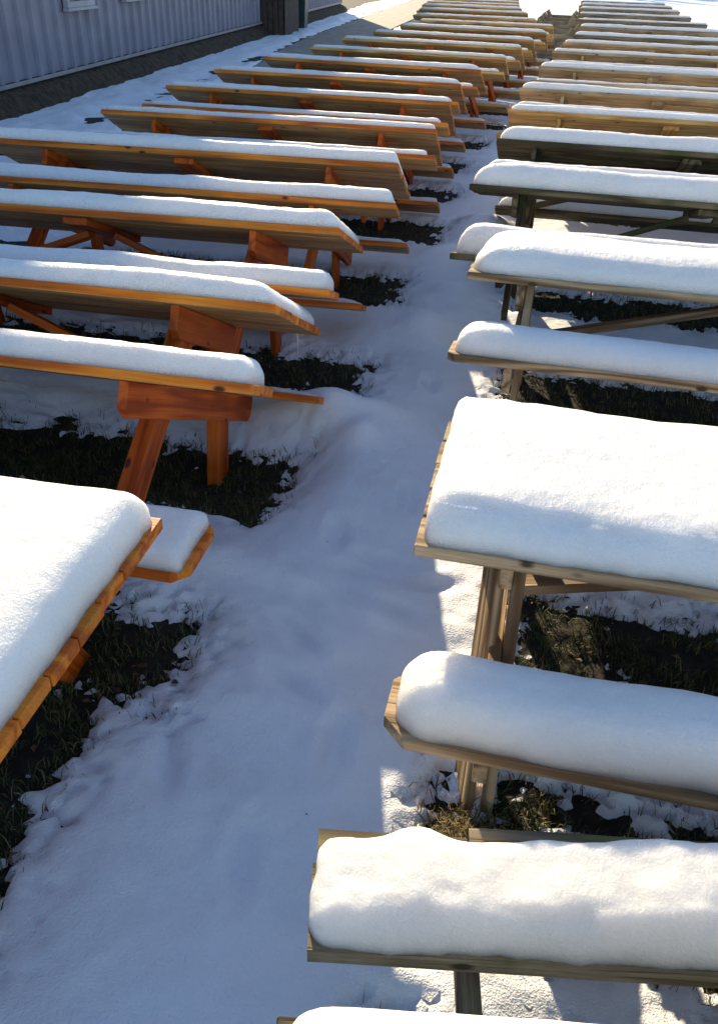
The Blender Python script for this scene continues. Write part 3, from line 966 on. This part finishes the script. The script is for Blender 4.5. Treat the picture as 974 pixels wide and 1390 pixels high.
# the yellow tuft by the corner-cut bench
spots = []
for _ in range(2600):
    x = rnd.gauss(-0.005, 0.055); y = rnd.gauss(1.50, 0.055)
    spots.append((x, y))
M['straw'] = islandmat('straw_grass', [(0, (0.10, 0.10, 0.025)), (0.5, (0.22, 0.15, 0.05)), (1, (0.38, 0.27, 0.12))])
blades('grass_tuft', spots, M['straw'], 0.02, 0.07, 5, 'yellowed grass tuft beside the end of the corner-cut bench', 1.2)
# leaves
vs_, fs = [], []
for (a, b, c, d) in PATCH[:10]:
    a = max(a, -3.4); b = min(b, 2.0)
    for _ in range(int((b - a) * (d - c) * 110)):
        x = rnd.uniform(a - 0.05, b + 0.1); y = rnd.uniform(c - 0.05, d + 0.1)
        if snow_z(x, y) > soil_z(x, y) + 0.02: continue
        z = max(soil_z(x, y), snow_z(x, y)) + rnd.uniform(0.004, 0.02)
        s_ = rnd.uniform(0.008, 0.02); an = rnd.uniform(0, 6.28)
        u = Vector((math.cos(an), math.sin(an), rnd.uniform(-.4, .4))) * s_; w = Vector((-math.sin(an), math.cos(an), rnd.uniform(-.4, .4))) * s_ * 0.55
        p = Vector((x, y, z)); k = len(vs_)
        vs_ += [tuple(p - u), tuple(p + w + Vector((0, 0, s_ * .3))), tuple(p + u), tuple(p - w + Vector((0, 0, s_ * .3)))]
        fs += [(k, k + 1, k + 2), (k, k + 2, k + 3)]
for _ in range(14):
    x = rnd.gauss(-0.75, 0.5); y = rnd.uniform(0.9, 5.5)
    if not -1.6 < x < 0.3: continue
    z = snow_z(x, y) + 0.003
    an = rnd.uniform(0, 6.28); L_ = rnd.uniform(0.004, 0.013); w_ = rnd.uniform(0.0012, 0.003)
    u = Vector((math.cos(an), math.sin(an), rnd.uniform(-.1, .25))) * L_; w = Vector((-math.sin(an), math.cos(an), 0.2)) * w_
    p = Vector((x, y, z)); k = len(vs_)
    vs_ += [tuple(p - u), tuple(p + w), tuple(p + u), tuple(p - w)]
    fs += [(k, k + 1, k + 2), (k, k + 2, k + 3)]
me = bpy.data.meshes.new('fallen_leaves'); me.from_pydata(vs_, [], fs); me.materials.append(M['leaf'])
o = bpy.data.objects.new('fallen_leaves', me); C.objects.link(o)
o['kind'] = 'stuff'; o['label'] = 'dry brown leaves lying in the bare patches under the tables'; o['category'] = 'fallen leaves'


# ------------------------------------------------------------------ unseen evergreens, added to cast shade on the far snow
def evergreen(x, y, h, seed, label):
    rnd = random.Random(seed)
    t = thing('shade_evergreen', label, 'tree', Matrix.Translation((x, y, 0)), 'unseen evergreens added for shade')
    bm = bmesh.new(); bmesh.ops.create_cone(bm, cap_ends=True, segments=10, radius1=0.028 * h, radius2=0.01, depth=h, matrix=Matrix.Translation((0, 0, h / 2 - 0.1)))
    link('trunk', bm, M['bark'], t, Matrix.Identity(4))
    bm = bmesh.new()
    for i in range(2600):
        k = rnd.random() ** 1.3
        z = h * (0.10 + 0.9 * k); rr = (1 - k) * h * 0.24 * (0.85 + 0.3 * math.sin(k * 60)) * rnd.uniform(0.35, 1)
        a = rnd.uniform(0, 6.283)
        p = Vector((math.cos(a) * rr, math.sin(a) * rr, z - rr * 0.3))
        s_ = rnd.uniform(0.15, 0.4)
        d1 = Vector((math.cos(a), math.sin(a), rnd.uniform(-.6, 0))) * s_; d2 = Vector((-math.sin(a), math.cos(a), rnd.uniform(-.5, .5))) * s_ * 0.5
        bm.faces.new([bm.verts.new(p + d1), bm.verts.new(p + d2), bm.verts.new(p - d1), bm.verts.new(p - d2)])
    link('crown', bm, M['needles'], t, Matrix.Identity(4))


for i, (x, y, h) in enumerate([(-8.5, 97, 12.5), (-5.2, 95, 12), (-1.6, 98, 13.5), (2.2, 95, 12.5)]):
    evergreen(x, y, h, i, '%s evergreen of the unseen group added to shade the far snow' % ['westernmost', 'second', 'third and tallest', 'easternmost'][i])

for o in bpy.data.objects:
    for k in ('_W', '_L'):
        if k in o: del o[k]
